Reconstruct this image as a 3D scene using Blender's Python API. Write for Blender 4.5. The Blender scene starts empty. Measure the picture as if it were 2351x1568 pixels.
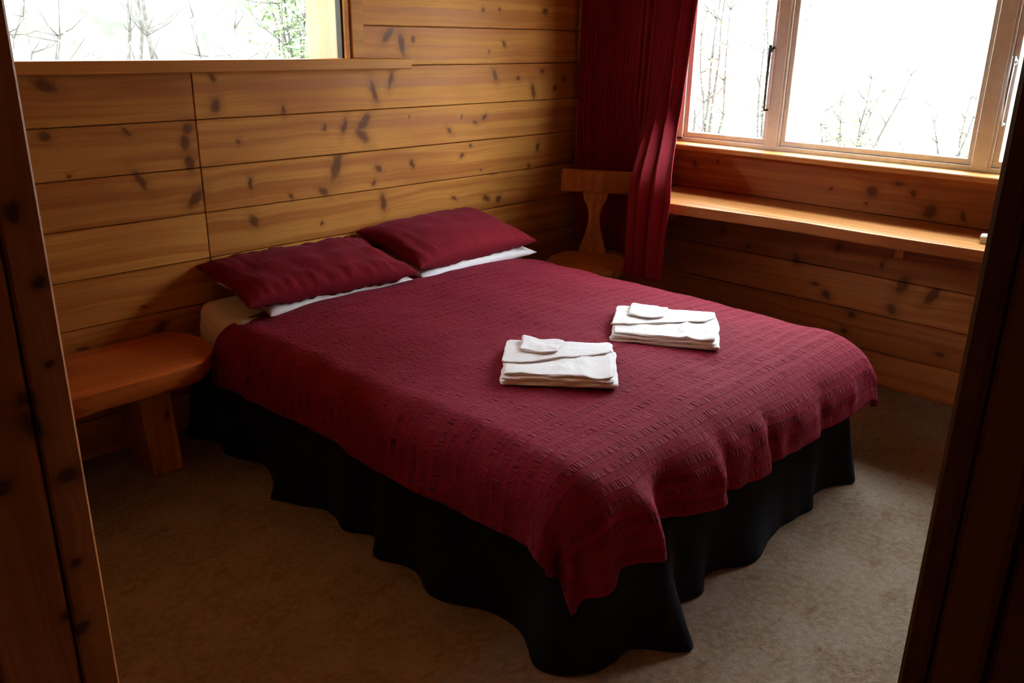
import bpy, bmesh, math, random
from mathutils import Vector, Matrix, noise
random.seed(7)
S = bpy.context.scene
C = S.collection

# ------------------------------------------------------------------ camera
YAW, PITCH, ROLL, FPX = 43.734, 19.445, 0.866, 1975.4
EYE = Vector((0, 0, 1.5))
y_, p_, r_ = (math.radians(a) for a in (YAW, PITCH, ROLL))
FW = Vector((math.cos(y_) * math.cos(p_), math.sin(y_) * math.cos(p_), -math.sin(p_)))
RT = Vector((math.sin(y_), -math.cos(y_), 0))
UP = RT.cross(FW)
R2 = RT * math.cos(r_) + UP * math.sin(r_)
U2 = -RT * math.sin(r_) + UP * math.cos(r_)
cd = bpy.data.cameras.new('camera')
cam = bpy.data.objects.new('camera', cd)
C.objects.link(cam)
cd.sensor_width = 36
cd.lens = FPX / 2351 * 36
cd.clip_start = 0.02
M = Matrix((R2, U2, -FW)).transposed().to_4x4()
M.translation = EYE
cam.matrix_world = M
S.camera = cam

# ------------------------------------------------------------------ sky light and exposure
SKY = 34.0
w = bpy.data.worlds.new('overcast_sky')
S.world = w
w.use_nodes = True
wt = w.node_tree
bg = wt.nodes['Background']
# bright even haze
bg.inputs['Strength'].default_value = SKY
bg.inputs['Color'].default_value = (0.87, 0.95, 1.0, 1)
S.view_settings.view_transform = 'Standard'
S.view_settings.look = 'None'
S.view_settings.exposure = -0.08
S.view_settings.gamma = 1.0
S.view_settings.use_curve_mapping = False
S.cycles.max_bounces = 8
S.cycles.diffuse_bounces = 4
S.cycles.transparent_max_bounces = 16


# ------------------------------------------------------------------ helpers
def tag(o, label=None, cat=None, group=None, kind=None):
    if label: o['label'] = label
    if cat: o['category'] = cat
    if group: o['group'] = group
    if kind: o['kind'] = kind
    return o


def link(name, me, mat=None, parent=None, smooth=False):
    o = bpy.data.objects.new(name, me)
    C.objects.link(o)
    if mat is not None: me.materials.append(mat)
    if parent is not None: o.parent = parent
    if smooth:
        for p in me.polygons: p.use_smooth = True
    return o


def empty(name, loc=(0, 0, 0), rz=0.0):
    o = bpy.data.objects.new(name, None)
    o.empty_display_size = .1
    o.location = loc
    o.rotation_euler = (0, 0, rz)
    C.objects.link(o)
    return o


def bm_obj(name, bm, mat=None, parent=None, smooth=False):
    bmesh.ops.recalc_face_normals(bm, faces=bm.faces)
    me = bpy.data.meshes.new(name)
    bm.to_mesh(me)
    bm.free()
    return link(name, me, mat, parent, smooth)


def add_box(bm, a, b, bev=0.0):
    x0, y0, z0 = a
    x1, y1, z1 = b
    vs = [bm.verts.new(p) for p in ((x0, y0, z0), (x1, y0, z0), (x1, y1, z0), (x0, y1, z0),
                                    (x0, y0, z1), (x1, y0, z1), (x1, y1, z1), (x0, y1, z1))]
    fs = [bm.faces.new([vs[i] for i in q]) for q in ((3, 2, 1, 0), (4, 5, 6, 7), (0, 1, 5, 4), (1, 2, 6, 5), (2, 3, 7, 6), (3, 0, 4, 7))]
    if bev > 0:
        es = set()
        for f in fs: es.update(f.edges)
        bmesh.ops.bevel(bm, geom=list(es), offset=bev, segments=1, affect='EDGES', profile=.5)


def box(name, a, b, mat, parent=None, bev=0.0):
    bm = bmesh.new()
    add_box(bm, a, b, bev)
    return bm_obj(name, bm, mat, parent)


def grid_mesh(name, nu, nv, fn, uvfn=None, mat=None, parent=None, closed_u=False):
    vs = [fn(i / (nu - 1), j / (nv - 1)) for j in range(nv) for i in range(nu)]
    fs = [(j * nu + i, j * nu + i + 1, (j + 1) * nu + i + 1, (j + 1) * nu + i) for j in range(nv - 1) for i in range(nu - 1)]
    me = bpy.data.meshes.new(name)
    me.from_pydata(vs, [], fs)
    if uvfn:
        uv = me.uv_layers.new(name='UVMap')
        vals = [uvfn(i / (nu - 1), j / (nv - 1)) for j in range(nv) for i in range(nu)]
        for lp in me.loops: uv.data[lp.index].uv = vals[lp.vertex_index]
    return link(name, me, mat, parent, True)


def sm(a, b, x):
    t = max(0.0, min(1.0, (x - a) / (b - a)))
    return t * t * (3 - 2 * t)


def nz(x, y, z=0.0): return noise.noise(Vector((x, y, z)))


def slab_bm(outline, z0, z1, r=.01, rings=8, disp=None, seg=4, edge=None):
    """closed slab from a 2-D outline (CCW), rounded rims of radius r; disp(x, y) lifts the top; edge(i, t) pushes the rim out"""
    bm = bmesh.new()
    n = len(outline)
    cx = sum(p[0] for p in outline) / n
    cy = sum(p[1] for p in outline) / n
    nr = []
    for i in range(n):
        a, b = outline[i - 1], outline[(i + 1) % n]
        d = Vector((b[1] - a[1], -(b[0] - a[0])))
        nr.append(d.normalized() if d.length > 1e-9 else Vector((0, 0)))
    prof = []
    for k in range(seg + 1):
        a = -math.pi / 2 + math.pi / 2 * k / seg
        prof.append((-r + r * math.cos(a), z0 + r + r * math.sin(a)))
    for k in range(seg + 1):
        a = math.pi / 2 * k / seg
        prof.append((-r + r * math.cos(a), z1 - r + r * math.sin(a)))
    loops = []
    for off, z in prof:
        t = (z - z0) / (z1 - z0)
        lp = []
        for i, p in enumerate(outline):
            e = edge(i, t) if edge else 0.0
            x, y = p[0] + nr[i].x * (off + e), p[1] + nr[i].y * (off + e)
            zz = z + (disp(x, y) * t if disp else 0)
            lp.append(bm.verts.new((x, y, zz)))
        loops.append(lp)
    last = [(v.co.x, v.co.y) for v in loops[-1]]
    for k in range(1, rings):
        s = 1 - k / rings
        lp = []
        for (x, y) in last:
            X, Y = cx + (x - cx) * s, cy + (y - cy) * s
            lp.append(bm.verts.new((X, Y, z1 + (disp(X, Y) if disp else 0))))
        loops.append(lp)
    for a, b in zip(loops[:-1], loops[1:]):
        for i in range(n):
            j = (i + 1) % n
            bm.faces.new((a[i], a[j], b[j], b[i]))
    c = bm.verts.new((cx, cy, z1 + (disp(cx, cy) if disp else 0)))
    for i in range(n): bm.faces.new((loops[-1][i], loops[-1][(i + 1) % n], c))
    bm.faces.new(list(reversed(loops[0])))
    return bm


def resample(pts, step):
    out = []
    n = len(pts)
    for i in range(n):
        a, b = Vector(pts[i]), Vector(pts[(i + 1) % n])
        m = max(1, int((b - a).length / step))
        for k in range(m): out.append(tuple(a.lerp(b, k / m)))
    return out


def round_poly(pts, rad, seg=5):
    out = []
    n = len(pts)
    for i in range(n):
        p, a, b = Vector(pts[i]), Vector(pts[i - 1]), Vector(pts[(i + 1) % n])
        r = rad[i] if isinstance(rad, (list, tuple)) else rad
        if r <= 0:
            out.append(tuple(p)); continue
        s, e = p + (a - p).normalized() * r, p + (b - p).normalized() * r
        for k in range(seg + 1):
            t = k / seg
            q = s * (1 - t) ** 2 + p * 2 * t * (1 - t) + e * t * t
            out.append(tuple(q))
    return out


def tube(bm, pts, rads, n=6):
    prev = None
    for k, p in enumerate(pts):
        p = Vector(p)
        d = (Vector(pts[min(k + 1, len(pts) - 1)]) - Vector(pts[max(k - 1, 0)])).normalized()
        a = d.orthogonal().normalized()
        if prev is not None and a.dot(pa) < 0: a = -a
        pa = a
        b = d.cross(a)
        ring = [bm.verts.new(p + (a * math.cos(2 * math.pi * i / n) + b * math.sin(2 * math.pi * i / n)) * rads[k]) for i in range(n)]
        if prev:
            for i in range(n): bm.faces.new((prev[i], prev[(i + 1) % n], ring[(i + 1) % n], ring[i]))
        else:
            bm.faces.new(list(reversed(ring)))
        prev = ring
    bm.faces.new(prev)


# ------------------------------------------------------------------ materials
class NT:
    def __init__(s, name):
        s.m = bpy.data.materials.new(name)
        s.m.use_nodes = True
        s.t = s.m.node_tree
        s.b = s.t.nodes['Principled BSDF']

    def n(s, typ, **kw):
        nd = s.t.nodes.new(typ)
        for k, v in kw.items(): setattr(nd, k, v)
        return nd

    def l(s, a, b): s.t.links.new(a, b)

    def val(s, sock, v):
        if isinstance(v, (int, float, tuple, list)): sock.default_value = v
        else: s.l(v, sock)

    def math(s, op, a, b=0.0, c=0.0, clamp=False):
        nd = s.n('ShaderNodeMath', operation=op, use_clamp=clamp)
        s.val(nd.inputs[0], a); s.val(nd.inputs[1], b); s.val(nd.inputs[2], c)
        return nd.outputs[0]

    def vmath(s, op, a, b=(0, 0, 0)):
        nd = s.n('ShaderNodeVectorMath', operation=op)
        s.val(nd.inputs[0], a); s.val(nd.inputs[1], b)
        return nd.outputs['Value'] if op in ('LENGTH', 'DOT_PRODUCT') else nd.outputs['Vector']

    def comb(s, x, y, z=0.0):
        nd = s.n('ShaderNodeCombineXYZ')
        for i, v in enumerate((x, y, z)): s.val(nd.inputs[i], v)
        return nd.outputs[0]

    def noise(s, vec, scale, detail=2.0, rough=.5, dist=0.0):
        nd = s.n('ShaderNodeTexNoise')
        s.l(vec, nd.inputs['Vector'])
        nd.inputs['Scale'].default_value = scale
        nd.inputs['Detail'].default_value = detail
        nd.inputs['Roughness'].default_value = rough
        nd.inputs['Distortion'].default_value = dist
        return nd.outputs['Fac']

    def smooth(s, x, a, b, to0=0.0, to1=1.0):
        nd = s.n('ShaderNodeMapRange', interpolation_type='SMOOTHSTEP')
        s.val(nd.inputs['Value'], x)
        nd.inputs['From Min'].default_value = a
        nd.inputs['From Max'].default_value = b
        nd.inputs['To Min'].default_value = to0
        nd.inputs['To Max'].default_value = to1
        return nd.outputs['Result']

    def mix(s, f, a, b, typ='MIX'):
        nd = s.n('ShaderNodeMix', data_type='RGBA', blend_type=typ)
        s.val(nd.inputs[0], f)
        for i, v in ((6, a), (7, b)):
            if isinstance(v, tuple): nd.inputs[i].default_value = (*v[:3], 1)
            else: s.l(v, nd.inputs[i])
        return nd.outputs[2]

    def bump(s, h, strength, dist):
        nd = s.n('ShaderNodeBump')
        s.l(h, nd.inputs['Height'])
        nd.inputs['Strength'].default_value = strength
        nd.inputs['Distance'].default_value = dist
        s.l(nd.outputs['Normal'], s.b.inputs['Normal'])
        return nd

    def base(s, c, rough=.6, spec=.5):
        if isinstance(c, tuple): s.b.inputs['Base Color'].default_value = (*c[:3], 1)
        else: s.l(c, s.b.inputs['Base Color'])
        s.val(s.b.inputs['Roughness'], rough)
        s.b.inputs['Specular IOR Level'].default_value = spec


def wood(name, along='X', across='Z', light=(.60, .27, .062), dark=(.42, .155, .030), knots=(), knotcol=(.085, .023, .007),
         seed=0.0, rnd=.22, rough=.5, spec=.14, generic=.5, ksize=.019):
    t = NT(name)
    tc = t.n('ShaderNodeTexCoord')
    sp = t.n('ShaderNodeSeparateXYZ')
    t.l(tc.outputs['Object'], sp.inputs[0])
    third = [c for c in 'XYZ' if c not in (along, across)][0]
    a, b, c = sp.outputs[along], sp.outputs[across], sp.outputs[third]
    oi = t.n('ShaderNodeObjectInfo')
    ro = oi.outputs['Random']
    a2 = t.math('ADD', a, t.math('MULTIPLY_ADD', ro, 41.0, seed))
    b2 = t.math('ADD', b, t.math('MULTIPLY', ro, 17.0))
    P = t.comb(a, b, 0.0)
    Q = t.comb(a2, b2, c)
    wn = t.noise(Q, 2.2, 2)
    # distance to the nearest knot
    d = None
    wob = t.n('ShaderNodeTexNoise')
    t.l(Q, wob.inputs['Vector'])
    wob.inputs['Scale'].default_value = 38
    wv = t.vmath('MULTIPLY', t.vmath('SUBTRACT', wob.outputs['Color'], (.5, .5, .5)), (.022, .022, 0))
    Pw = t.vmath('ADD', P, wv)
    for (ka, kb, ks, *kr) in knots:
        asp = kr[0] if kr else 1.0 + .5 * math.sin(ka * 37.7 + kb * 19)
        ang = kr[1] if len(kr) > 1 else math.sin(ka * 91 + kb * 53) * 1.2
        v = t.vmath('SUBTRACT', Pw, (ka, kb, 0))
        rt = t.n('ShaderNodeVectorRotate', rotation_type='Z_AXIS')
        t.l(v, rt.inputs['Vector'])
        rt.inputs['Angle'].default_value = -ang
        v = t.vmath('MULTIPLY', rt.outputs[0], (1 / (ksize * ks * .75), 1 / (ksize * ks * asp), 0))
        ln = t.vmath('LENGTH', v)
        d = ln if d is None else t.math('MINIMUM', d, ln)
    if generic > 0:
        vo = t.n('ShaderNodeTexVoronoi', voronoi_dimensions='2D')
        gv = t.comb(t.math('MULTIPLY', t.math('ADD', a2, wv_x(t, wv)), 3.1), t.math('MULTIPLY', b2, 6.5), 0)
        t.l(gv, vo.inputs['Vector'])
        vo.inputs['Scale'].default_value = 1.0
        cr = t.n('ShaderNodeSeparateColor')
        t.l(vo.outputs['Color'], cr.inputs[0])
        rad = t.math('MULTIPLY', t.smooth(cr.outputs[0], 1 - generic, 1.0), .085)
        rad = t.math('MAXIMUM', rad, .0005)
        gd = t.math('DIVIDE', vo.outputs['Distance'], rad)
        d = gd if d is None else t.math('MINIMUM', d, gd)
    if d is None: d = t.math('ADD', 50.0, 0.0)
    near = t.math('POWER', 2.718, t.math('MULTIPLY', d, -.55))
    bw = t.math('ADD', b2, t.math('MULTIPLY', t.math('SUBTRACT', wn, .5), .05))
    bw = t.math('ADD', bw, t.math('MULTIPLY', near, .014))
    G = t.comb(t.math('MULTIPLY', a2, .55), t.math('MULTIPLY', bw, 26.0), t.math('MULTIPLY', c, 26.0))
    g1 = t.noise(G, 1.0, 3, .55, .3)
    G2 = t.comb(t.math('MULTIPLY', a2, 3.0), t.math('MULTIPLY', bw, 210.0), t.math('MULTIPLY', c, 210.0))
    g2 = t.noise(G2, 1.0, 2, .5)
    br = t.noise(t.comb(t.math('MULTIPLY', a2, 1.5), t.math('MULTIPLY', b2, 5.0), c), 1.0, 2)
    col = t.mix(t.smooth(g1, .36, .62), dark, light)
    col = t.mix(t.smooth(br, .45, .72, 0, .55), col, tuple(x * y for x, y in zip(dark, (.82, .66, .6))))
    col = t.mix(t.smooth(g2, .35, .7, 0, .30), col, tuple(x * .72 for x in dark))
    val = t.math('MULTIPLY_ADD', ro, rnd, 1 - rnd * .62)
    col = t.mix(1.0, col, t.comb(val, t.math('POWER', val, 1.25), t.math('POWER', val, 1.4)), 'MULTIPLY')
    col = t.mix(t.smooth(d, .9, 2.6, .42, 0), col, tuple(x * .62 for x in dark))
    col = t.mix(t.smooth(d, .45, 1.2, .82, 0), col, knotcol)
    t.base(col, t.smooth(g1, .3, .7, rough - .06, rough + .1), spec)
    t.bump(t.math('MULTIPLY_ADD', g2, .5, g1), .18, .0015)
    return t.m


def wv_x(t, wv):
    s = t.n('ShaderNodeSeparateXYZ')
    t.l(wv, s.inputs[0])
    return s.outputs[0]


def fabric(name, col, sheen=.3, rough=.85, bands=True, band=.05, strength=1.0, dist=.012, tint=(.9, .55, .9)):
    t = NT(name)
    tc = t.n('ShaderNodeTexCoord')
    sp = t.n('ShaderNodeSeparateXYZ')
    t.l(tc.outputs['UV'], sp.inputs[0])
    u, v = sp.outputs[0], sp.outputs[1]
    weave = t.noise(t.comb(t.math('MULTIPLY', u, 900), t.math('MULTIPLY', v, 900)), 1.0, 1)
    if bands:
        warp = t.noise(tc.outputs['UV'], 6.0, 2)
        vv = t.math('ADD', v, t.math('MULTIPLY', t.math('SUBTRACT', warp, .5), .012))
        q = t.math('DIVIDE', vv, band)
        fr = t.math('FRACT', q)
        idx = t.math('FLOOR', q)
        tri = t.math('ABSOLUTE', t.math('SUBTRACT', fr, .5))           # 0 in the middle of a puckered band
        pk = t.smooth(tri, .20, .29, 1, 0)
        wnz = t.n('ShaderNodeTexWhiteNoise', noise_dimensions='1D')
        t.l(idx, wnz.inputs['W'])
        amp = t.math('MULTIPLY_ADD', wnz.outputs['Value'], 1.3, .6)
        pn = t.noise(t.comb(t.math('MULTIPLY', u, 105), t.math('MULTIPLY', vv, 16), t.math('MULTIPLY', idx, 3.7)), 1.0, 2, .6, .4)
        fine = t.noise(t.comb(t.math('MULTIPLY', u, 42), t.math('MULTIPLY', vv, 30), 0.0), 1.0, 2)
        seam = t.smooth(t.math('ABSOLUTE', t.math('SUBTRACT', tri, .25)), .0, .045, 1, 0)
        h = t.math('MULTIPLY', t.math('MULTIPLY', pk, amp), t.math('SUBTRACT', pn, .5))
        h = t.math('ADD', h, t.math('MULTIPLY', seam, .12))
        h = t.math('ADD', h, t.math('MULTIPLY', fine, .28))
        h = t.math('MULTIPLY_ADD', weave, .02, h)
        t.base(col, rough, .08)
        t.bump(h, strength, dist)
    else:
        t.base(col, rough, .08)
        t.bump(weave, .25, .001)
    t.b.inputs['Sheen Weight'].default_value = sheen
    t.b.inputs['Sheen Roughness'].default_value = .45
    t.b.inputs['Sheen Tint'].default_value = (*tint, 1)
    return t.m


def terry(name, col):
    t = NT(name)
    tc = t.n('ShaderNodeTexCoord')
    n1 = t.noise(tc.outputs['Object'], 420, 2)
    n2 = t.noise(tc.outputs['Object'], 28, 3)
    t.base(col, .95, .1)
    t.b.inputs['Sheen Weight'].default_value = .25
    t.bump(t.math('MULTIPLY_ADD', n2, 1.6, n1), .5, .003)
    return t.m


def plain(name, col, rough=.6, spec=.4, nscale=60, bstr=.1, metal=0.0, var=.12):
    t = NT(name)
    tc = t.n('ShaderNodeTexCoord')
    n1 = t.noise(tc.outputs['Object'], nscale, 3)
    t.base(t.mix(t.smooth(n1, .3, .7), tuple(x * (1 - var) for x in col), tuple(min(1, x * (1 + var)) for x in col)), rough, spec)
    t.b.inputs['Metallic'].default_value = metal
    if bstr: t.bump(n1, bstr, .002)
    return t.m


def carpet_mat():
    t = NT('beige_carpet')
    tc = t.n('ShaderNodeTexCoord')
    o = tc.outputs['Object']
    f = t.noise(o, 340, 2, .7)
    m = t.noise(o, 46, 3, .65)
    b = t.noise(o, 5.0, 3, .6)
    st = t.noise(t.vmath('MULTIPLY', o, (9, 22, 1)), 1.0, 2)
    col = t.mix(t.smooth(m, .35, .68), (.29, .215, .15), (.40, .32, .235))
    col = t.mix(t.smooth(b, .40, .66, 0, .55), col, (.44, .365, .30))
    col = t.mix(t.smooth(f, .35, .62, .35, 0), col, (.20, .145, .09))
    col = t.mix(t.smooth(st, .60, .74, 0, .6), col, (.22, .135, .065))
    t.base(col, 1.0, .05)
    t.bump(t.math('MULTIPLY_ADD', m, 1.5, f), .7, .006)
    return t.m


def glass_mat():
    m = bpy.data.materials.new('window_glass')
    m.use_nodes = True
    nt = m.node_tree
    nt.nodes.clear()
    out = nt.nodes.new('ShaderNodeOutputMaterial')
    mx = nt.nodes.new('ShaderNodeMixShader')
    tr = nt.nodes.new('ShaderNodeBsdfTransparent')
    gl = nt.nodes.new('ShaderNodeBsdfGlossy')
    lw = nt.nodes.new('ShaderNodeLayerWeight')
    lw.inputs['Blend'].default_value = .5
    pw = nt.nodes.new('ShaderNodeMath'); pw.operation = 'POWER'; pw.inputs[1].default_value = 5.0
    fr = nt.nodes.new('ShaderNodeMath'); fr.operation = 'MULTIPLY_ADD'; fr.inputs[1].default_value = .96; fr.inputs[2].default_value = .04
    nt.links.new(lw.outputs['Facing'], pw.inputs[0])
    nt.links.new(pw.outputs[0], fr.inputs[0])
    gl.inputs['Roughness'].default_value = .02
    tr.inputs['Color'].default_value = (.96, .97, .97, 1)
    nt.links.new(fr.outputs[0], mx.inputs[0])
    nt.links.new(tr.outputs[0], mx.inputs[1])
    nt.links.new(gl.outputs[0], mx.inputs[2])
    nt.links.new(mx.outputs[0], out.inputs[0])
    return m


def leaf_mat(name, c1, c2):
    t = NT(name)
    tc = t.n('ShaderNodeTexCoord')
    n1 = t.noise(tc.outputs['Object'], 2.5, 2)
    c = t.mix(t.smooth(n1, .35, .65), c1, c2)
    t.base(c, .6, .2)
    return t.m


# photographed knots: back wall (x, z, size), right wall (y, z, size), door jamb (depth, z, size)
BK = [(3.010, 1.620, 0.8), (3.123, 1.628, 0.8), (3.446, 1.627, 1.6, .5, .1), (2.444, 1.504, 1.3, 1.9, -.7), (2.519, 1.465, 1.3, 2.2, .2), (2.583, 1.486, 0.8), (3.051, 1.435, 0.7), (3.155, 1.469, 0.8),
      (2.448, 1.316, 1.2, 1.8, -.3), (2.356, 1.273, 1.2, 2.4, .3), (3.091, 1.324, 1.0, 1.8, .4), (3.257, 1.306, 0.8), (3.434, 1.343, 1.3), (3.608, 1.297, 0.9), (3.368, 1.242, 1.2, 2, .3), (3.536, 1.254, 1.0),
      (2.196, 1.138, 1.2, 1.6, -.3), (2.299, 1.149, 1.6, 1.7, -.8), (2.286, 1.091, 1.6, 1.5, .9), (2.870, 1.142, 0.8), (2.959, 1.111, 0.8), (3.021, 1.134, 0.9, 1.3, -1), (2.792, 1.082, 0.8, 1.5, .9), (2.548, 1.158, 0.5),
      (2.144, 0.975, 1.9, 2.0, -.35), (2.366, 0.944, 1.1), (2.337, 0.883, 1.2), (2.927, 1.005, 0.8), (2.869, 0.960, 0.7), (2.559, 0.948, 0.9), (2.998, 0.879, 0.6), (3.412, 0.961, 1.0), (3.347, 0.867, 1.0),
      (1.035, 1.332, 1.6), (1.618, 1.343, 1.3), (1.621, 1.244, 1.6), (1.906, 1.216, 0.7, 1.8, 0), (1.502, 1.171, 1.5), (1.487, 1.120, 1.4), (1.497, 1.045, 1.4), (1.010, 1.174, 1.5), (1.277, 1.171, 0.7), (1.702, 1.108, 0.8),
      (2.096, 1.137, 0.8), (1.305, 0.999, 1.1, 2.2, .5), (1.504, 0.911, 1.6, 1.6, -.8), (1.736, 0.943, 0.8, 1.8, 0), (2.071, 0.876, 1.2, 1.3, .9), (1.914, 0.872, 0.7), (1.736, 0.795, 2.1), (2.386, 0.792, 1.4, 1.7, .1),
      (3.038, 0.734, 1.4), (3.122, 0.720, 1.5), (2.816, 0.762, 0.7), (2.055, 0.741, 0.6), (1.257, 0.536, 1.0, .4, 0), (1.313, 0.447, 1.5), (1.069, 1.037, 0.5), (1.835, 0.612, 0.6)]
RK = [(2.412, 0.909, 0.8), (1.682, 0.871, 0.8), (1.495, 0.883, 2.0, .75, .1), (1.317, 0.896, 1.2), (1.239, 0.830, 2.0, .95, .4), (1.514, 0.824, 0.6), (1.104, 0.824, 0.9), (1.399, 0.564, 0.8), (1.299, 0.492, 2.0, 1.4, .3),
      (1.328, 0.377, 2.0, .7, 0), (1.166, 0.476, 1.5, 2.2, .5), (2.066, 0.537, 1.0), (1.806, 0.522, 1.4), (2.211, 0.595, 1.0), (1.611, 0.609, 1.2), (1.637, 0.376, 1.5), (1.500, 0.308, 1.2), (1.526, 0.227, 1.4), (2.275, 0.934, 0.6)]
JK = [ (0.264, 1.051, 0.6), (0.257, 0.948, 0.4), (0.235, 0.890, 0.4), (0.249, 0.865, 0.6), (0.201, 1.060, 0.7), (0.235, 1.146, 0.8), (0.254, 1.336, 0.9), (0.266, 1.265, 0.4), (0.261, 1.179, 0.4), (0.239, 1.118, 0.8) ]

M_CARPET = carpet_mat()
M_GLASS = glass_mat()
M_DUVET = fabric('maroon_seersucker', (.205, .0085, .023), sheen=.05, band=.044)
M_PCASE = fabric('maroon_pillowcase', (.175, .008, .017), sheen=.06, band=.055, strength=.6, dist=.005)
M_CURT = fabric('maroon_curtain_cloth', (.23, .012, .020), sheen=.10, bands=False)
M_BLACK = fabric('black_valance_cloth', (.010, .011, .016), sheen=.05, bands=False, tint=(.6, .7, 1))
M_WHITE = terry('white_cotton', (.80, .80, .82))
M_SHEET = terry('white_sheet', (.74, .72, .70))
M_TOWEL = terry('white_terry', (.84, .84, .85))
M_WBACK = plain('backing_timber', (.42, .17, .045), .7)
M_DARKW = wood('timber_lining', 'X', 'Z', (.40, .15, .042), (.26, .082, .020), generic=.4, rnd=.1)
M_CEIL = wood('ceiling_boards', 'X', 'Y', (.40, .15, .042), (.26, .082, .020), generic=.35, rnd=.1)
M_ALU = plain('beige_painted_aluminium', (.80, .80, .78), .38, .5, 30, 0, 0, .04)
M_ALUW = plain('pale_window_seal', (.80, .80, .80), .4, .5, 30, 0, 0, .03)
M_METAL = plain('dark_bronze_fitting', (.055, .045, .045), .4, .5, 60, 0, .6, .1)
M_STEEL = plain('steel_fitting', (.45, .45, .47), .35, .5, 60, 0, .8, .1)
M_SLAB_X = wood('honey_slab_timber', 'X', 'Y', (.66, .19, .034), (.46, .115, .018), generic=.3, rnd=.1, rough=.42, seed=13.7)
M_DESK = wood('desk_slab_timber', 'Y', 'X', (.62, .29, .085), (.44, .175, .04), generic=.25, rnd=.05, rough=.40, spec=.25)
M_SILL = wood('sill_timber', 'Y', 'X', (.64, .33, .12), (.50, .22, .06), generic=.3, rnd=.05, rough=.40, spec=.25)
M_SILLB = wood('back_sill_timber', 'X', 'Z', (.62, .30, .075), (.47, .19, .04), generic=.35, rnd=.05)
M_CHAIR = wood('chair_timber', 'Z', 'X', (.56, .23, .052), (.40, .145, .028), generic=.3, rnd=.1)
M_SEAT = wood('chair_seat_timber', 'X', 'Y', (.56, .23, .052), (.40, .145, .028), generic=.3, rnd=.1)
M_REVEAL = wood('pale_reveal_timber', 'Z', 'Y', (.46, .38, .24), (.36, .29, .17), generic=.2, rnd=.05)
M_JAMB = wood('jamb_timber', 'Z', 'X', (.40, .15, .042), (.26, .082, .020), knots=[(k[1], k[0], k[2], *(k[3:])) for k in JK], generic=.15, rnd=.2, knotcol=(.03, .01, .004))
M_JAMBR = wood('plain_jamb_timber', 'Z', 'X', (.40, .15, .042), (.26, .082, .020), generic=.0, rnd=.2)

# ------------------------------------------------------------------ room shell
XR, YB, ZC, XL, YF = 3.85, 3.10, 2.9, 0.28, -0.35
TH = .03                              # plank thickness; planks' faces lie in the planes XR and YB
# floor and ceiling
o = box('floor', (-1.5, -1.4, -.1), (XR + .17, YB + .18, 0), M_CARPET)
tag(o, 'worn beige carpet around the bed', 'floor', kind='structure')
o = box('ceiling', (-1.5, -1.4, ZC), (XR + .17, YB + .18, ZC + .1), M_CEIL)
tag(o, 'timber board ceiling', 'ceiling', kind='structure')

# back wall with the small window opening
BWX0, BWX1, BWZ0, BWZ1 = .45, 2.235, 1.405, 2.02
bm = bmesh.new()
for a, b in (((-.12, YB + TH, 0), (BWX0, YB + .18, ZC)), ((BWX1, YB + TH, 0), (XR + .17, YB + .18, ZC)),
             ((BWX0, YB + TH, 0), (BWX1, YB + .18, BWZ0 - .02)), ((BWX0, YB + TH, BWZ1), (BWX1, YB + .18, ZC))):
    add_box(bm, a, b)
wall_back = tag(bm_obj('wall_back', bm, M_WBACK), 'knotty pine plank wall behind the bed head', 'wall', kind='structure')
rows = [0, .155, .328, .502, .677, .853, 1.023, 1.198, 1.379, 1.540, 1.715, 1.89, 2.06, 2.235, 2.41, 2.585, 2.76, 2.9]
JX = 1.537
G = .0016
for i in range(len(rows) - 1):
    z0, z1 = rows[i], rows[i + 1]
    segs = []
    if z1 <= BWZ0:
        segs = [(XL, JX), (JX, XR)]
    elif z0 >= BWZ1:
        segs = [(XL, JX), (JX, XR)]
    else:
        segs = [(XL, BWX0), (BWX1, XR)]
    if z0 < BWZ0 < z1:                 # the row that the opening cuts: a low strip below it, full height beside it
        segs = [(XL, BWX0), (BWX1, XR), (BWX0, BWX1, z0, BWZ0 - .02)]
    if z0 < BWZ1 < z1:
        segs += [(BWX0, BWX1, BWZ1, z1)]
    for k, sg in enumerate(segs):
        xa, xb = sg[0], sg[1]
        za, zb = (sg[2], sg[3]) if len(sg) > 2 else (z0, z1)
        ks = [kn for kn in BK if xa - .05 < kn[0] < xb + .05 and za - .03 < kn[1] < zb + .03]
        base_l = (.61, .278, .055)
        m = wood('pine_plank', 'X', 'Z', base_l, tuple(c * f for c, f in zip(base_l, (.72, .56, .48))), knots=ks, generic=(.12 if z1 > .6 and z0 < 1.7 and xb > 1 else .4), seed=i * 3.1 + k)
        jit = random.uniform(-.0015, .0015)
        box('plank', (xa + G, YB + jit, za + G), (xb - G, YB + TH, zb - G), m, wall_back, .0025)

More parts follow.
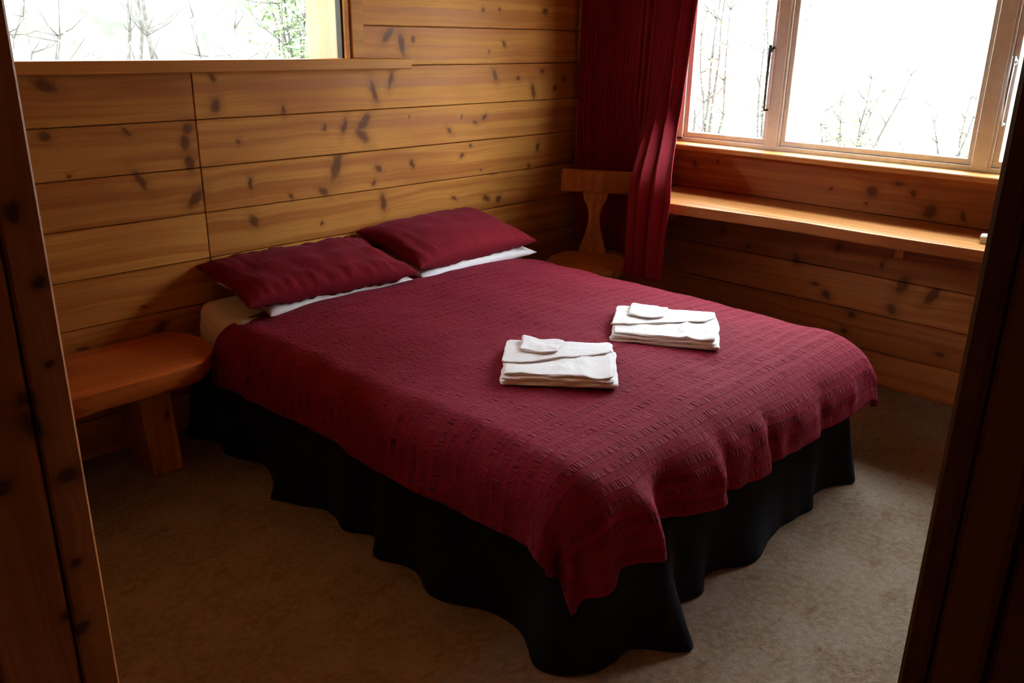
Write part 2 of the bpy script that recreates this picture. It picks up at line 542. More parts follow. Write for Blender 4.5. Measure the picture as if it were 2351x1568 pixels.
# right wall with the big window opening
RWY0, RWY1, RWZ0, RWZ1 = .56, 2.56, 1.005, 1.98
bm = bmesh.new()
for a, b in (((XR + TH, YF - .12, 0), (XR + .17, RWY0, ZC)), ((XR + TH, RWY1, 0), (XR + .17, YB + .18, ZC)),
             ((XR + TH, RWY0, 0), (XR + .17, RWY1, RWZ0)), ((XR + TH, RWY0, RWZ1), (XR + .17, RWY1, ZC))):
    add_box(bm, a, b)
wall_right = tag(bm_obj('wall_right', bm, M_WBACK), 'knotty timber plank wall under and around the wide window', 'wall', kind='structure')
rrows = [0, .16, .332, .506, .676, .785, .986, 1.20, 1.375, 1.55, 1.725, 1.9, 2.06, 2.235, 2.41, 2.585, 2.76, 2.9]
for i in range(len(rrows) - 1):
    z0, z1 = rrows[i], rrows[i + 1]
    if z1 <= RWZ0 or z0 >= RWZ1: segs = [(YF, YB)]
    else: segs = [(YF, RWY0), (RWY1, YB)]
    if z0 < RWZ1 < z1: segs += [(RWY0, RWY1, RWZ1, z1)]
    for k, sg in enumerate(segs):
        ya, yb = sg[0], sg[1]
        za, zb = (sg[2], sg[3]) if len(sg) > 2 else (z0, z1)
        ks = [kn for kn in RK if ya < kn[0] < yb and za - .03 < kn[1] < zb + .03]
        bl = (.52, .20, .055)
        m = wood('wall_plank', 'Y', 'Z', bl, tuple(c * f for c, f in zip(bl, (.70, .58, .52))), knots=ks, generic=.15, seed=i * 2.3 + k + 50)
        jit = random.uniform(-.0015, .0015)
        box('plank', (XR + jit, ya + G, za + G), (XR + TH, yb - G, zb - G), m, wall_right, .0025)

# left wall with the doorway the camera stands in, and the walls that the photograph does not show
X0, X1, DY0, DY1 = .165, .28, .0421, .904      # doorway: hall face, room face, the two jambs
bm = bmesh.new()
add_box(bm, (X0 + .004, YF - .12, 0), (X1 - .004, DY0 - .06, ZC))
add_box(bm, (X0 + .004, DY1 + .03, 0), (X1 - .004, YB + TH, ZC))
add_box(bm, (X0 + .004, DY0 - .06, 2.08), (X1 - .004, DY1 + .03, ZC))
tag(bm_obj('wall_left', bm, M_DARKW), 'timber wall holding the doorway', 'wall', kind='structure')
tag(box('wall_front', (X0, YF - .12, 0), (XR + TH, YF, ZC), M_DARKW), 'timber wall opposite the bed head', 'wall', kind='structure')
door = empty('door_1', (0, 0, 0))
tag(door, 'timber door frame looking into the bedroom', 'door frame', kind='structure')
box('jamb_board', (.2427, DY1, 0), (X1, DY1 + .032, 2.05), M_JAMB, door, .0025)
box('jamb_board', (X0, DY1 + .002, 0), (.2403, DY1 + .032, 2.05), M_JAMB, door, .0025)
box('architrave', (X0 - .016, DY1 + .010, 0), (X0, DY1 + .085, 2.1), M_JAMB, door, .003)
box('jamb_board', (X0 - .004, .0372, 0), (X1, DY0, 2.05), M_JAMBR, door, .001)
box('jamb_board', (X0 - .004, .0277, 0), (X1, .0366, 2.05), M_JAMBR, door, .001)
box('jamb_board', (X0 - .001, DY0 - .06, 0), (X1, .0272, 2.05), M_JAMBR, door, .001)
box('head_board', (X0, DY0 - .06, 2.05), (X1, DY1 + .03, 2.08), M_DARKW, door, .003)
# the hall behind the camera
for nm, a, b, lb in (('wall_hall_left', (-1.4, 1.5, 0), (X0 + .01, 1.6, ZC), 'timber hall wall beside the doorway on the bench side'),
                     ('wall_hall_right', (-1.4, -1.3, 0), (X0 + .1, -1.2, ZC), 'timber hall wall beyond the bedroom corner'),
                     ('wall_hall_back', (-1.5, -1.3, 0), (-1.4, 1.6, ZC), 'timber wall at the far side of the hall'),
                     ('wall_hall_front', (X0 + .004, -1.3, 0), (X1 - .004, YF - .12, ZC), 'timber hall wall continuing past the bedroom corner')):
    tag(box(nm, a, b, M_DARKW), lb, 'wall', kind='structure')

# ------------------------------------------------------------------ right window
win = empty('window_1', (XR, 1.56, 1.02))
tag(win, 'wide three-light beige aluminium window over the desk', 'window', kind='structure')
XF = XR + .02                          # inner face of the frame


def wbox(name, x0, x1, y0, y1, z0, z1, mat, parent=win, bev=.002):
    return box(name, (x0 - XR, y0 - 1.56, z0 - 1.02), (x1 - XR, y1 - 1.56, z1 - 1.02), mat, parent, bev)


WZ0, WZ1 = 1.018, 1.95
wbox('frame_rail', XF, XF + .07, .58, 2.545, WZ0 - .012, WZ0 + .014, M_ALU)
wbox('frame_rail', XF, XF + .07, .58, 2.545, WZ1, WZ1 + .03, M_ALU)
for (p0, p1) in ((2.512, 2.545), (.58, .612)):
    wbox('frame_stile', XF, XF + .07, p0, p1, WZ0, WZ1, M_ALU)
for (p0, p1) in ((1.986, 2.047), (1.056, 1.119)):
    wbox('mullion', XF - .002, XF + .07, p0, p1, WZ0, WZ1, M_ALU)
for (p0, p1) in ((1.974, 1.986), (1.045, 1.056)):
    wbox('seal_strip', XF + .002, XF + .06, p0, p1, WZ0, WZ1, M_ALUW)
# three lights: two opening sashes at the sides, a sash frame in the middle
for (p0, p1) in ((2.047, 2.512), (1.119, 1.974), (.612, 1.045)):
    sash = wbox('sash_rail', XF + .012, XF + .055, p0, p1, WZ0 + .014, WZ0 + .040, M_ALU)
    wbox('sash_rail', XF + .012, XF + .055, p0, p1, WZ1 - .03, WZ1, M_ALU)
    wbox('sash_stile', XF + .012, XF + .055, p0, p0 + .022, WZ0 + .04, WZ1 - .03, M_ALU)
    wbox('sash_stile', XF + .012, XF + .055, p1 - .024, p1, WZ0 + .04, WZ1 - .03, M_ALU)
    wbox('pane', XF + .030, XF + .035, p0 + .022, p1 - .024, WZ0 + .040, WZ1 - .03, M_GLASS, win, 0)
for yy, z0, z1 in ((2.056, 1.19, 1.485), (1.030, 1.20, 1.46)):      # window stays
    bm = bmesh.new()
    yc = yy - 1.56
    tube(bm, [(-.004, yc, z0 - 1.02), (-.008, yc + .001, (z0 + z1) / 2 - 1.02), (-.006, yc, z1 - 1.02)], [.0045, .006, .008], 8)
    tube(bm, [(-.006, yc - .006, z1 - 1.045), (.012, yc, z1 - 1.035), (.035, yc + .004, z1 - 1.03)], [.009, .008, .006], 8)
    tube(bm, [(-.004, yc, z0 - 1.015), (.03, yc, z0 - 1.015)], [.006, .006], 8)
    bm_obj('window_stay', bm, M_METAL if yy > 2 else M_STEEL, win, True)
o = box('window_sill', (3.742 - XR, .50 - 1.56, .985 - 1.02), (3.90 - XR, 2.62 - 1.56, 1.010 - 1.02), M_SILL, win, .004)

# ------------------------------------------------------------------ back window
wb = empty('window_2', (1.34, YB, 1.405))
tag(wb, 'small high window with a timber sill above the bed head', 'window', kind='structure')


def bbox(name, x0, x1, y0, y1, z0, z1, mat, bev=.002):
    return box(name, (x0 - 1.34, y0 - YB, z0 - 1.405), (x1 - 1.34, y1 - YB, z1 - 1.405), mat, wb, bev)


bbox('window_sill', .30, 2.515, 3.03, 3.16, 1.366, 1.409, M_SILLB, .004)
bbox('window_casing', 2.238, 2.300, 3.075, 3.10, 1.409, 2.09, M_SILLB, .003)
bbox('window_casing', .39, .447, 3.075, 3.10, 1.409, 2.09, M_SILLB, .003)
bbox('window_casing', .39, 2.30, 3.075, 3.10, 2.03, 2.09, M_SILLB, .003)
bbox('seal_strip', 2.212, 2.236, 3.085, 3.135, 1.409, 2.02, M_SILLB, .001)
bbox('gasket', 2.203, 2.212, 3.10, 3.135, 1.409, 2.02, M_METAL, .001)
bbox('pane', .45, 2.203, 3.118, 3.123, 1.409, 2.02, M_GLASS, 0)
bbox('reveal_board', 2.205, 2.24, 3.136, 3.355, 1.39, 2.04, M_REVEAL, .002)
bbox('reveal_board', .43, .45, 3.136, 3.355, 1.39, 2.04, M_REVEAL, .002)
bbox('outer_sill', .43, 2.24, 3.16, 3.36, 1.372, 1.400, M_REVEAL, .002)

# ------------------------------------------------------------------ bed
BX0, BX1, BY0, BY1 = 1.42, 2.93, 1.09, 3.07
bed = empty('bed', ((BX0 + BX1) / 2, (BY0 + BY1) / 2, 0))
bc = Vector(bed.location)
tag(bed, 'double bed with white sheet and long black valance', 'bed')
bm = bmesh.new()
add_box(bm, (BX0 + .03 - bc.x, BY0 + .03 - bc.y, .06), (BX1 - .03 - bc.x, BY1 - .01 - bc.y, .27), .01)
for sx in (BX0 + .10, BX1 - .16):
    for sy in (BY0 + .10, BY1 - .16):
        add_box(bm, (sx - bc.x, sy - bc.y, 0), (sx + .06 - bc.x, sy + .06 - bc.y, .06))
bm_obj('bed_base', bm, M_BLACK, bed)
ol = resample(round_poly([(BX0 - bc.x, BY0 - bc.y), (BX1 - bc.x, BY0 - bc.y), (BX1 - bc.x, BY1 - bc.y), (BX0 - bc.x, BY1 - bc.y)], .09), .06)
bm = slab_bm(ol, .262, .485, .05, 5, lambda x, y: .008 * nz(x * 5, y * 5))
bm_obj('mattress', bm, M_SHEET, bed, True)
# rumpled sheet corner by the wall
ol = resample(round_poly([(1.43 - bc.x, 2.66 - bc.y), (1.66 - bc.x, 2.66 - bc.y), (1.66 - bc.x, 3.06 - bc.y), (1.43 - bc.x, 3.06 - bc.y)], .07), .02)
bm = slab_bm(ol, .33, .512, .045, 8, lambda x, y: .010 * nz(x * 14, y * 14, 2) + .02 * sm(2.9 - bc.y, 3.03 - bc.y, y))
bm_obj('sheet_corner', bm, M_SHEET, bed, True)


def valance_path(t):
    """outline of the valance (left side from the head, along the foot, right side)"""
    L1, L2, L3 = BY1 - BY0, BX1 - BX0, BY1 - BY0
    s = t * (L1 + L2 + L3)
    rc = .06
    if s < L1: return Vector((BX0 - .012, BY1 - s)), Vector((-1, 0)), s
    if s < L1 + L2: return Vector((BX0 + (s - L1), BY0 - .012)), Vector((0, -1)), s
    return Vector((BX1 + .012, BY0 + (s - L1 - L2))), Vector((1, 0)), s


def valance(u, v):
    p, n, s = valance_path(u)
    L1, L2 = BY1 - BY0, BX1 - BX0
    # soften the normals at the corners
    for sc, na, nb in ((L1, Vector((-1, 0)), Vector((0, -1))), (L1 + L2, Vector((0, -1)), Vector((1, 0)))):
        k = sm(sc - .09, sc + .09, s)
        if 0 < k < 1: n = (na * (1 - k) + nb * k).normalized(); p = p - n * (.05 * (1 - abs(2 * k - 1)))
    f = v ** 1.2
    wav = .022 * math.sin(s * 21 + 1.5 * math.sin(s * 5.3)) + .020 * math.sin(s * 9.1 + 1.0) + .012 * nz(s * 12, 3)
    d = f * (.028 + wav)
    d += f * .085 * math.exp(-((s - (L1 + .25)) / .07) ** 2)            # bunched hem near the foot corner
    d += f * .035 * math.exp(-((s - (L1 - .06)) / .10) ** 2)
    # split hems on the long side
    for sc in (.68, 1.20):
        d += f * .035 * math.exp(-((s - sc) / .05) ** 2) * (1 if s > sc else .2)
    z = .30 - .296 * v + .006 * (1 - v) * nz(s * 9, 1)
    return (p.x + n.x * d - bc.x, p.y + n.y * d - bc.y, z)


va = grid_mesh('valance', 420, 22, valance, lambda u, v: (u * 5.4, v * .3), M_BLACK, bed)
md = va.modifiers.new('thickness', 'SOLIDIFY'); md.thickness = .004

# ------------------------------------------------------------------ duvet
KX0, KX1, KY0, KY1 = 1.475, 2.865, 1.235, 2.795     # flat top
OVL, OVR, OVF = .285, .175, .345                   # overhang left, right, foot
ZT = .532


def duvet(u, v):
    X = KX0 - OVL + u * (KX1 - KX0 + OVL + OVR)
    Y = KY0 - OVF + v * (KY1 - KY0 + OVF)
    cx, cy = min(max(X, KX0), KX1), max(Y, KY0)
    dx, dy = X - cx, Y - cy
    L = math.hypot(dx, dy)
    # crown and slow undulation of the filling
    cu, cv = (cx - KX0) / (KX1 - KX0), (cy - KY0) / (KY1 - KY0)
    z = ZT + .022 * (1 - (2 * cu - 1) ** 4) * (1 - max(0, 1 - cv * 3) ** 2)
    z += .010 * nz(X * 3.2, Y * 3.2, 1) + .0045 * nz(X * 8.5, Y * 10, 5)
    z -= .022 * sm(2.62, 2.80, Y)                                       # thins out under the pillows
    px, py = cx, cy
    if L > 1e-6:
        nx, ny = dx / L, dy / L
        rgt = sm(0, 1, nx)
        k = ny * ny
        rh = (.120 * (1 - k) + .215 * k)
        rv = (.125 * (1 - k) + .165 * k)
        Lq = math.pi / 2 * math.sqrt((rh * rh + rv * rv) / 2)
        fl = .10 + .10 * k
        if L < Lq:
            a = L / Lq * math.pi / 2
            Rr, Zz = rh * math.sin(a), rv * (1 - math.cos(a))
        else:
            Rr, Zz = rh + fl * (L - Lq), rv + math.sqrt(1 - fl * fl) * (L - Lq)
        g = sm(.10, .30, L)
        # folds in the foot drop
        F = 0.0
        if ny < -.2:
            q = -ny
            for xc, wd, am in ((1.545, .045, .058), (1.68, .075, -.062), (1.875, .045, .022), (1.945, .03, -.020), (2.12, .05, .014), (2.185, .028, -.018), (2.40, .09, .012), (2.52, .04, -.012), (2.70, .09, .010)):
                F += am * math.exp(-((X - xc) / wd) ** 2) * q
        # folds of the corner that hangs free
        if nx < 0 and ny < 0:
            th = math.atan2(-ny, -nx) / (math.pi / 2)
            F += .045 * math.sin(th * math.pi * 3.0 + .4) * math.sin(th * math.pi) * sm(.15, .42, L)
            F += .016 * math.sin(th * math.pi * 8.0 + 3 * nz(X * 4, Y * 4)) * math.sin(th * math.pi) * sm(.20, .34, L)
        if nx > 0 and ny < 0:
            th = math.atan2(-ny, nx) / (math.pi / 2)
            F += .03 * math.sin(th * math.pi)
        # gentle waves along the left drop
        if nx < -.2: F += (.010 * math.sin(Y * 7.5 + 1) + .006 * nz(Y * 9, 2)) * (-nx)
        Rr += F * g
        Rr += .008 * nz(X * 16, Y * 16, 7) * g
        px, py = cx + nx * Rr, cy + ny * Rr
        z -= Zz
        z += .012 * nz(X * 6, Y * 6, 9) * sm(.25, .34, L)
    # head end tucks down over the mattress shoulder
    return (px, py, z)


dv = grid_mesh('duvet', 330, 380, duvet, lambda u, v: (u * 1.85, v * 1.9), M_DUVET)
dvc = Vector((2.15, 1.9, .50))
for vtx in dv.data.vertices: vtx.co -= dvc
dv.location = dvc
md = dv.modifiers.new('thickness', 'SOLIDIFY'); md.thickness = .020; md.offset = -1
tag(dv, 'maroon seersucker duvet spread over the bed', 'duvet')


# ------------------------------------------------------------------ pillows
def pillow(name, a, b, T, loc, rx, rz, mat, label, cat, group=None, wr=1.0, seed=0, n=90, ry=0.0):
    """two skins of a stuffed pillow sewn along the rim"""
    verts, faces, uvs = [], [], []

    def P(s, t, sg):
        e = ((1 - abs(s) ** 2.6) * (1 - abs(t) ** 2.6))
        h = T * max(e, 0) ** .42
        x = a * s * (1 - .075 * (1 - t * t) * abs(s) ** 2)
        y = b * t * (1 - .10 * (1 - s * s) * abs(t) ** 2)
        edge = max(abs(s), abs(t))
        wgt = max(e, 0) ** .25
        h2 = h + wr * wgt * (.008 * nz(x * 9 + seed, y * 9, sg) + .010 * sm(.45, .95, edge) * nz(x * 30 + seed * 3, y * 7 + x * 6, sg * 2) * (1 if abs(t) > abs(s) else .6))
        return (x, y, sg * h2)
    for sg in (1, -1):
        for j in range(n):
            for i in range(n):
                s, t = -1 + 2 * i / (n - 1), -1 + 2 * j / (n - 1)
                s, t = math.sin(s * math.pi / 2) * .5 + s * .5, math.sin(t * math.pi / 2) * .5 + t * .5
                verts.append(P(s, t, sg)); uvs.append((s * a, t * b))
    N = n * n
    for k in range(2):
        for j in range(n - 1):
            for i in range(n - 1):
                q = (k * N + j * n + i, k * N + j * n + i + 1, k * N + (j + 1) * n + i + 1, k * N + (j + 1) * n + i)
                faces.append(q if k == 0 else tuple(reversed(q)))
    me = bpy.data.meshes.new(name)
    me.from_pydata(verts, [], faces)
    uv = me.uv_layers.new(name='UVMap')
    for lp in me.loops: uv.data[lp.index].uv = uvs[lp.vertex_index]
    bm = bmesh.new(); bm.from_mesh(me)
    bmesh.ops.remove_doubles(bm, verts=bm.verts, dist=1e-5)
    bm.to_mesh(me); bm.free()
    o = link(name, me, mat, None, True)
    o.location = loc
    o.rotation_euler = (rx, ry, rz)
    return tag(o, label, cat, group)


pillow('pillow', .345, .20, .040, (1.885, 2.875, .556), math.radians(6), math.radians(-1), M_WHITE, 'white pillow under the crumpled maroon pillow next to the bench', 'pillow', 'white pillows', .9, 1)
pillow('pillow', .36, .20, .042, (2.615, 2.885, .558), math.radians(6), math.radians(1), M_WHITE, 'white pillow under the smooth maroon pillow next to the chair', 'pillow', 'white pillows', .7, 5)
pillow('pillow', .375, .215, .064, (1.835, 2.868, .622), math.radians(9), math.radians(-3), M_PCASE, 'crumpled maroon pillow leaning on the planks next to the bench', 'pillow', 'maroon pillows', 2.2, 9)
pillow('pillow', .370, .215, .072, (2.59, 2.885, .640), math.radians(12), math.radians(2), M_PCASE, 'smooth maroon pillow leaning on the planks next to the chair', 'pillow', 'maroon pillows', 1.0, 13)


# ------------------------------------------------------------------ towels
def towel(loc, rz, label, seed, W=.345, H=.30):
    t = empty('folded_towel', loc, rz)
    t.scale = (1, 1, .84)
    tag(t, label, 'towel', 'folded towels on the duvet')

    def layer(name, pts, rad, z0, z1, r, amp, sd, lift=None):
        ol = resample(round_poly(pts, rad), .012)
        dsp = lambda x, y: amp * 1.7 * nz(x * 13 + sd, y * 13, sd) + amp * .7 * nz(x * 40 + sd, y * 40, sd) + (lift(x, y) if lift else 0)
        bm = slab_bm(ol, z0, z1, r, 9, dsp, 4, lambda i, tt: .007 * nz(i * .22, sd, tt * 2))
        return bm_obj(name, bm, M_TOWEL, t, True)
    layer('lower_fold', [(0, 0), (W, .0), (W + .004, H), (.004, H)], .018, 0, .016, .0078, .002, seed)
    layer('middle_fold', [(.004, .006), (W - .012, .004), (W - .004, H), (-.002, H - .004)], .02, .014, .028, .0068, .003, seed + 2)
    up = lambda x, y: .006 * math.exp(-((x - W * .70) / .012) ** 2) + .004 * math.sin(x * 60) * sm(.22, .3, x)
    layer('upper_fold', [(.010, .018), (W - .016, .012), (W - .010, H - .004), (.006, H - .01)], .02, .026, .039, .0063, .003, seed + 4, up)
    layer('diagonal_flap', [(-.002, .095), (.06, .100), (W - .03, .205), (W - .008, .225), (W - .012, H), (.002, H)], .012, .036, .046, .0048, .003, seed + 6)
    cl = layer('wash_cloth', [(.045, .185), (.12, .165), (.165, .185), (.185, H - .008), (.05, H + .004)], .014, .043, .057, .0068, .005, seed + 8, lambda x, y: .008 * sm(.24, .30, y) * sm(.11, .05, x) if x < .11 else 0)
    return t


towel((1.655, 1.632, .544), math.radians(-50), 'folded white towel with wash cloth, next to the duvet edge facing the bench', 3)
towel((2.178, 1.636, .546), math.radians(-57), 'folded white towel with wash cloth, next to the duvet edge facing the window', 21, .36, .31)

# ------------------------------------------------------------------ bench (bedside)
bn = empty('bedside_bench', (.70, 2.88, 0))
tag(bn, 'thick honey-coloured slab bench by the plank wall', 'bench')
pts = [(-.385, -.245), (-.05, -.225), (.36, -.215), (.565, -.20), (.66, -.10), (.69, .03), (.675, .12), (.63, .205), (-.385, .205)]
ol = resample(round_poly(pts, [0.02, .1, .1, .05, .04, .04, .03, .03, .02], 4), .03)
bm = slab_bm(ol, .356, .43, .007, 8, None, 4, lambda i, t: (.008 * nz(i * .3, 4) - .014 * (1 - t)))
bm_obj('bench_top', bm, M_SLAB_X, bn, True)
for lx, tilt in ((.45, .03), (-.26, -.03)):
    bm = bmesh.new()
    add_box(bm, (lx - .055, -.105, 0), (lx + .055, .105, .37), .008)
    for vv in bm.verts:
        k = vv.co.z / .37
        vv.co.x += -tilt * k
        vv.co.y = vv.co.y * (.82 + .22 * k) + (-.03 if vv.co.y < 0 else 0) * 0
    bm_obj('leg', bm, M_CHAIR, bn)

# ------------------------------------------------------------------ chair
CA = math.radians(-60)                # direction of the chair's width
ch = empty('farmhouse_chair', (3.335, 2.675, 0), CA)
tag(ch, 'dark wooden chair with hourglass back, standing in the corner by the curtain', 'chair')
# local x = width, local y = backwards
pts = [(-.205, -.14), (-.12, -.185), (.12, -.185), (.205, -.14), (.205, .05), (.15, .205), (-.15, .205), (-.205, .05)]
ol = resample(round_poly(pts, .05, 4), .02)
bm = slab_bm(ol, .402, .438, .014, 6)
bm_obj('seat', bm, M_SEAT, ch, True)
prof = [(.0, .070), (.03, .069), (.07, .058), (.11, .043), (.16, .031), (.20, .028), (.23, .031), (.26, .042), (.285, .056), (.31, .063), (.335, .064)]
bm = bmesh.new()
cols = []
for zz, hw in prof:
    yb_ = .165 + zz * .11
    cols.append([bm.verts.new((s * hw, yb_ + k * .024, .425 + zz)) for s, k in ((-1, 0), (1, 0), (1, 1), (-1, 1))])
for a, b in zip(cols[:-1], cols[1:]):
    for i in range(4): bm.faces.new((a[i], a[(i + 1) % 4], b[(i + 1) % 4], b[i]))
bm.faces.new(cols[0]); bm.faces.new(list(reversed(cols[-1])))
bm_obj('splat', bm, M_CHAIR, ch)
bm = bmesh.new()
add_box(bm, (-.185, .196, .750), (.185, .224, .862), .006)
for vv in bm.verts: vv.co.y += (vv.co.z - .75) * .11
bm_obj('top_rail', bm, M_CHAIR, ch)
for sx in (-1, 1):
    for sy in (-1, 1):
        bm = bmesh.new()
        tube(bm, [(sx * .19, sy * .17 + .0, .0), (sx * .12, sy * .11, .41)], [.016, .021], 8)
        bm_obj('leg', bm, M_CHAIR, ch, True)

# ------------------------------------------------------------------ desk shelf under the window
dk = empty('wall_desk', (3.62, 1.2, 0))
tag(dk, 'long live-edge timber desk shelf fixed under the wide window', 'desk')
fr = [(YF + .03, 3.45), (.3, 3.44), (.75, 3.437), (.91, 3.437), (1.06, 3.430), (1.31, 3.420), (1.46, 3.424), (1.59, 3.428), (1.75, 3.420), (1.88, 3.409), (2.10, 3.385), (2.25, 3.375), (2.40, 3.38), (2.46, 3.42)]
pts = [(x - 3.62, y - 1.2) for y, x in fr] + [(3.60 - 3.62, 2.49 - 1.2), (3.852 - 3.62, 2.50 - 1.2), (3.852 - 3.62, YF + .03 - 1.2)]
pts = list(reversed(pts))
ol = resample(pts, .03)
bm = slab_bm(ol, .735, .785, .007, 8, None, 4, lambda i, t: (-.012 * (1 - t) + .003 * nz(i * .25, 6)))
bm_obj('desk_top', bm, M_DESK, dk, True)
for yy in (.1, 1.25, 2.40):
    bm = bmesh.new()
    add_box(bm, (3.60 - 3.62, yy - .02 - 1.2, .665), (3.85 - 3.62, yy + .02 - 1.2, .738), .004)
    bm_obj('bracket', bm, M_CHAIR, dk)
# small white box at the end of the desk
bx = empty('small_box', (3.60, .905, .785), math.radians(12))
tag(bx, 'small white box lying on the desk shelf', 'box')
bm = bmesh.new(); add_box(bm, (-.03, -.05, 0), (.03, .05, .022), .003); bm_obj('box_body', bm, M_WHITE, bx)
bm = bmesh.new(); add_box(bm, (-.032, -.052, .021), (.032, .052, .030), .003); bm_obj('lid', bm, M_WHITE, bx)


# ------------------------------------------------------------------ curtain
def curtain(s, v):
    z = 2.10 - v * (2.10 - .42)
    k = sm(0, 1, (1.22 - z) / (1.22 - .79))
    p = sm(.57, .80, s)
    yr = 2.385 + .05 * max(0, min(1, (1.7 - z) / .6)) - .215 * k
    y0 = 3.055
    ss = s + .012 * math.sin(s * 14)
    y = y0 + (yr - y0) * ss
    x = 3.70 - .378 * p * k
    nf = 14.5
    ph = 2 * math.pi * nf * (s + .018 * math.sin(s * 9 + 1.0)) + .5 * nz(s * 6, z * .6)
    am = (.030 + .010 * math.sin(s * 23)) * (1 - .3 * p * k) * (1 - .2 * sm(.6, 1.0, s) * (1 - sm(.9, 1.3, z)))
    if z < .80: am *= 1.0
    x += am * math.cos(ph)
    y += .012 * math.sin(2 * ph + .7) + .006 * nz(s * 8, z * 2, 3)
    x += .012 * nz(s * 5, z * 1.3, 8)
    x = min(x, 3.735 - 0.0)
    # the free edge swings in where it meets the desk
    e = math.exp(-((z - .80) / .10) ** 2) * sm(.80, 1.0, s)
    y -= .012 * e
    return (x - 3.62, y - 2.72, z)


cu = empty('curtain', (3.62, 2.72, 0))
tag(cu, 'long pleated maroon curtain hanging in the corner beside the wide window', 'curtain')
co = grid_mesh('curtain_cloth', 330, 90, curtain, lambda u, v: (u * 2.2, v * 1.7), M_CURT, cu)
md = co.modifiers.new('thickness', 'SOLIDIFY'); md.thickness = .003
rl = empty('curtain_rail', (3.80, 1.56, 2.07))
tag(rl, 'pale curtain rail above the wide window', 'curtain rail')
bm = bmesh.new(); add_box(bm, (-.115, -1.1, .015), (-.08, 1.5, .04), .004); bm_obj('rail', bm, M_ALUW, rl)
for yy in (-1.0, 0, 1.4):
    bm = bmesh.new(); add_box(bm, (-.10, yy - .012, .02), (.052, yy + .012, .036), .002); bm_obj('bracket', bm, M_ALUW, rl)

# ------------------------------------------------------------------ outdoors
M_GRASS = plain('pale_dry_meadow', (.42, .42, .33), .9, .1, 1.5, 0, 0, .15)
bm = bmesh.new()
add_box(bm, (-40, YB + .6, -1.0), (60, 60, -.6))
add_box(bm, (XR + .6, -40, -1.0), (60, YB + .6, -.6))
tag(bm_obj('ground', bm, M_GRASS), 'meadow outside the windows', 'ground', kind='structure')
# wooded bank rising behind the house, seen through the small window
M_BANK = plain('wooded_bank', (.075, .085, .062), .95, .05, 3.0, 0, 0, .45)
def bank(u, v):
    x = -26 + 39 * u
    y = 9.5 + 26 * v
    z = -.75 + 20 * v ** .85 * (1 - sm(7.5, 12.5, x)) + .5 * nz(x * .5, y * .5) * (v > 0) + .25 * nz(x * 1.7, y * 1.7, 4) * (v > 0)
    return (x - 3.5 * v * 0, y, z)
bk = grid_mesh('hill', 90, 50, bank, None, M_BANK)
tag(bk, 'wooded bank rising behind the small window', 'hill', kind='structure')
# unseen wooded slope, added to cut the sky light entering the wide window
def slope(u, v):
    az = math.radians(-29 + 26 * u)
    d = 20 + 16 * v
    top = 17 * sm(0, .10, u) * (1 - sm(.88, 1, u))
    z = -.8 + top * v ** .7 + (.8 * nz(u * 30, v * 6) + .4 * nz(u * 80, v * 16, 4)) * sm(0, .2, v)
    return (d * math.cos(az), d * math.sin(az), z)
tag(grid_mesh('hill', 90, 40, slope, None, M_BANK), 'unseen wooded slope added to block sky from the wide window', 'hill', kind='structure')
# unseen roof overhang, added to keep high sky off the small window
tag(box('added_roof_eave', (-.5, YB + .18, 2.30), (XR + .17, YB + 1.0, 2.38), M_CEIL), 'unseen timber overhang added outside to shade the small window', 'roof', kind='structure')
M_BARK = plain('grey_bark', (.055, .05, .045), .9, .1, 20, 0, 0, .3)
M_LEAF1 = leaf_mat('fresh_leaves', (.055, .095, .030), (.085, .12, .045))
M_LEAF2 = leaf_mat('grey_green_leaves', (.06, .085, .065), (.09, .11, .085))
M_LEAF3 = leaf_mat('yellow_green_leaves', (.095, .11, .03), (.12, .125, .05))


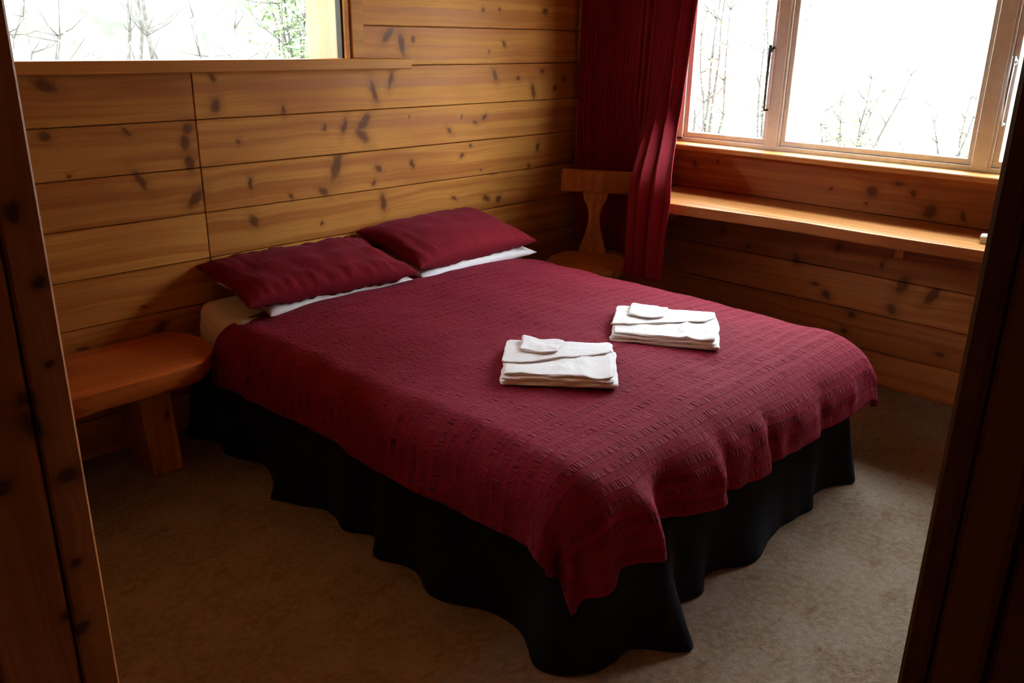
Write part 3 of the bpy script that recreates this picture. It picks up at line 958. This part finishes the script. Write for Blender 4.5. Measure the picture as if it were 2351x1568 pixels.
def shrub(name, label, x, y, h, spread, nst, nleaf, leafm, sd, lsz=.035, lo=.15, cat='tree', group=None, trunk=.02, z0=-.62):
    rr = random.Random(sd)
    t = empty(name, (x, y, z0))
    tag(t, label, cat, group)
    bm = bmesh.new()
    tips = []
    for s in range(nst):
        a = rr.uniform(0, 6.283)
        lean = spread * rr.uniform(.15, 1)
        p = Vector((rr.uniform(-.06, .06), rr.uniform(-.06, .06), 0))
        hh = h * rr.uniform(.65, 1.0)
        pts, rad = [], []
        n = 9
        for k in range(n):
            q = k / (n - 1)
            pts.append((p.x + math.cos(a) * lean * q ** 1.4 + .05 * h * nz(s * 3.1, q * 3, sd), p.y + math.sin(a) * lean * q ** 1.4 + .05 * h * nz(s * 3.1, q * 3, sd + 9), hh * q))
            rad.append(trunk * (1 - .85 * q) + .002)
        tube(bm, pts, rad, 5)
        for k in range(2, n):
            for _ in range(3):
                b = Vector(pts[k])
                d = Vector((rr.uniform(-1, 1), rr.uniform(-1, 1), rr.uniform(.1, 1))).normalized()
                ln = h * rr.uniform(.06, .17)
                e = b + d * ln
                m = b.lerp(e, .5) + Vector((0, 0, -.02 * h * rr.random()))
                tube(bm, [b, m, e], [.006, .004, .002], 4)
                if b.z > lo * h: tips += [(b, e)]
    bm_obj('branches', bm, M_BARK, t, True)
    if nleaf:
        vs, fs = [], []
        for i in range(nleaf):
            b, e = rr.choice(tips)
            c = b.lerp(e, rr.uniform(.2, 1.15)) + Vector((rr.gauss(0, .06), rr.gauss(0, .06), rr.gauss(0, .06))) * (h / 2.5)
            u = Vector((rr.uniform(-1, 1), rr.uniform(-1, 1), rr.uniform(-.6, .6))).normalized()
            w_ = u.orthogonal().normalized()
            l_ = lsz * rr.uniform(.6, 1.4)
            k = len(vs)
            vs += [c - u * l_, c + w_ * l_ * .35, c + u * l_, c - w_ * l_ * .35]
            fs.append((k, k + 1, k + 2, k + 3))
        me = bpy.data.meshes.new('foliage')
        me.from_pydata(vs, [], fs)
        f = link('foliage', me, leafm, t)
        f['kind'] = 'stuff'
    return t


shrub('shrub', 'grey-green twiggy shrub outside the small window', 2.15, 7.6, 2.7, .75, 9, 900, M_LEAF2, 1, .03, cat='shrub')
shrub('young_tree', 'thin bare-stemmed sapling outside the small window', 3.5, 8.2, 3.6, .35, 3, 260, M_LEAF2, 2, .035, trunk=.035)
shrub('leafy_tree', 'bushy fresh green tree outside the small window', 5.15, 8.0, 3.7, .75, 9, 3600, M_LEAF1, 3, .045)
shrub('shrub', 'sparse low shrub between sapling and bushy tree outside', 3.27, 6.4, 2.5, .5, 6, 420, M_LEAF2, 4, .03, cat='shrub')
shrub('leafy_sapling', 'tall yellow-green sapling outside the wide window', 8.2, 5.05, 3.4, .35, 5, 900, M_LEAF3, 5, .03)
shrub('leafy_sapling', 'second thin sapling nearer the middle light outside the wide window', 10.8, 5.75, 3.9, .45, 5, 900, M_LEAF3, 6, .03)
shrub('low_shrub', 'low yellow-green shrub outside the middle light of the wide window', 8.8, 3.75, 1.85, .6, 8, 1200, M_LEAF3, 7, .03, cat='shrub')
shrub('low_shrub', 'sparse little shrub outside the wide window beyond the desk box', 9.8, 3.0, 1.6, .6, 6, 500, M_LEAF3, 8, .03, cat='shrub')
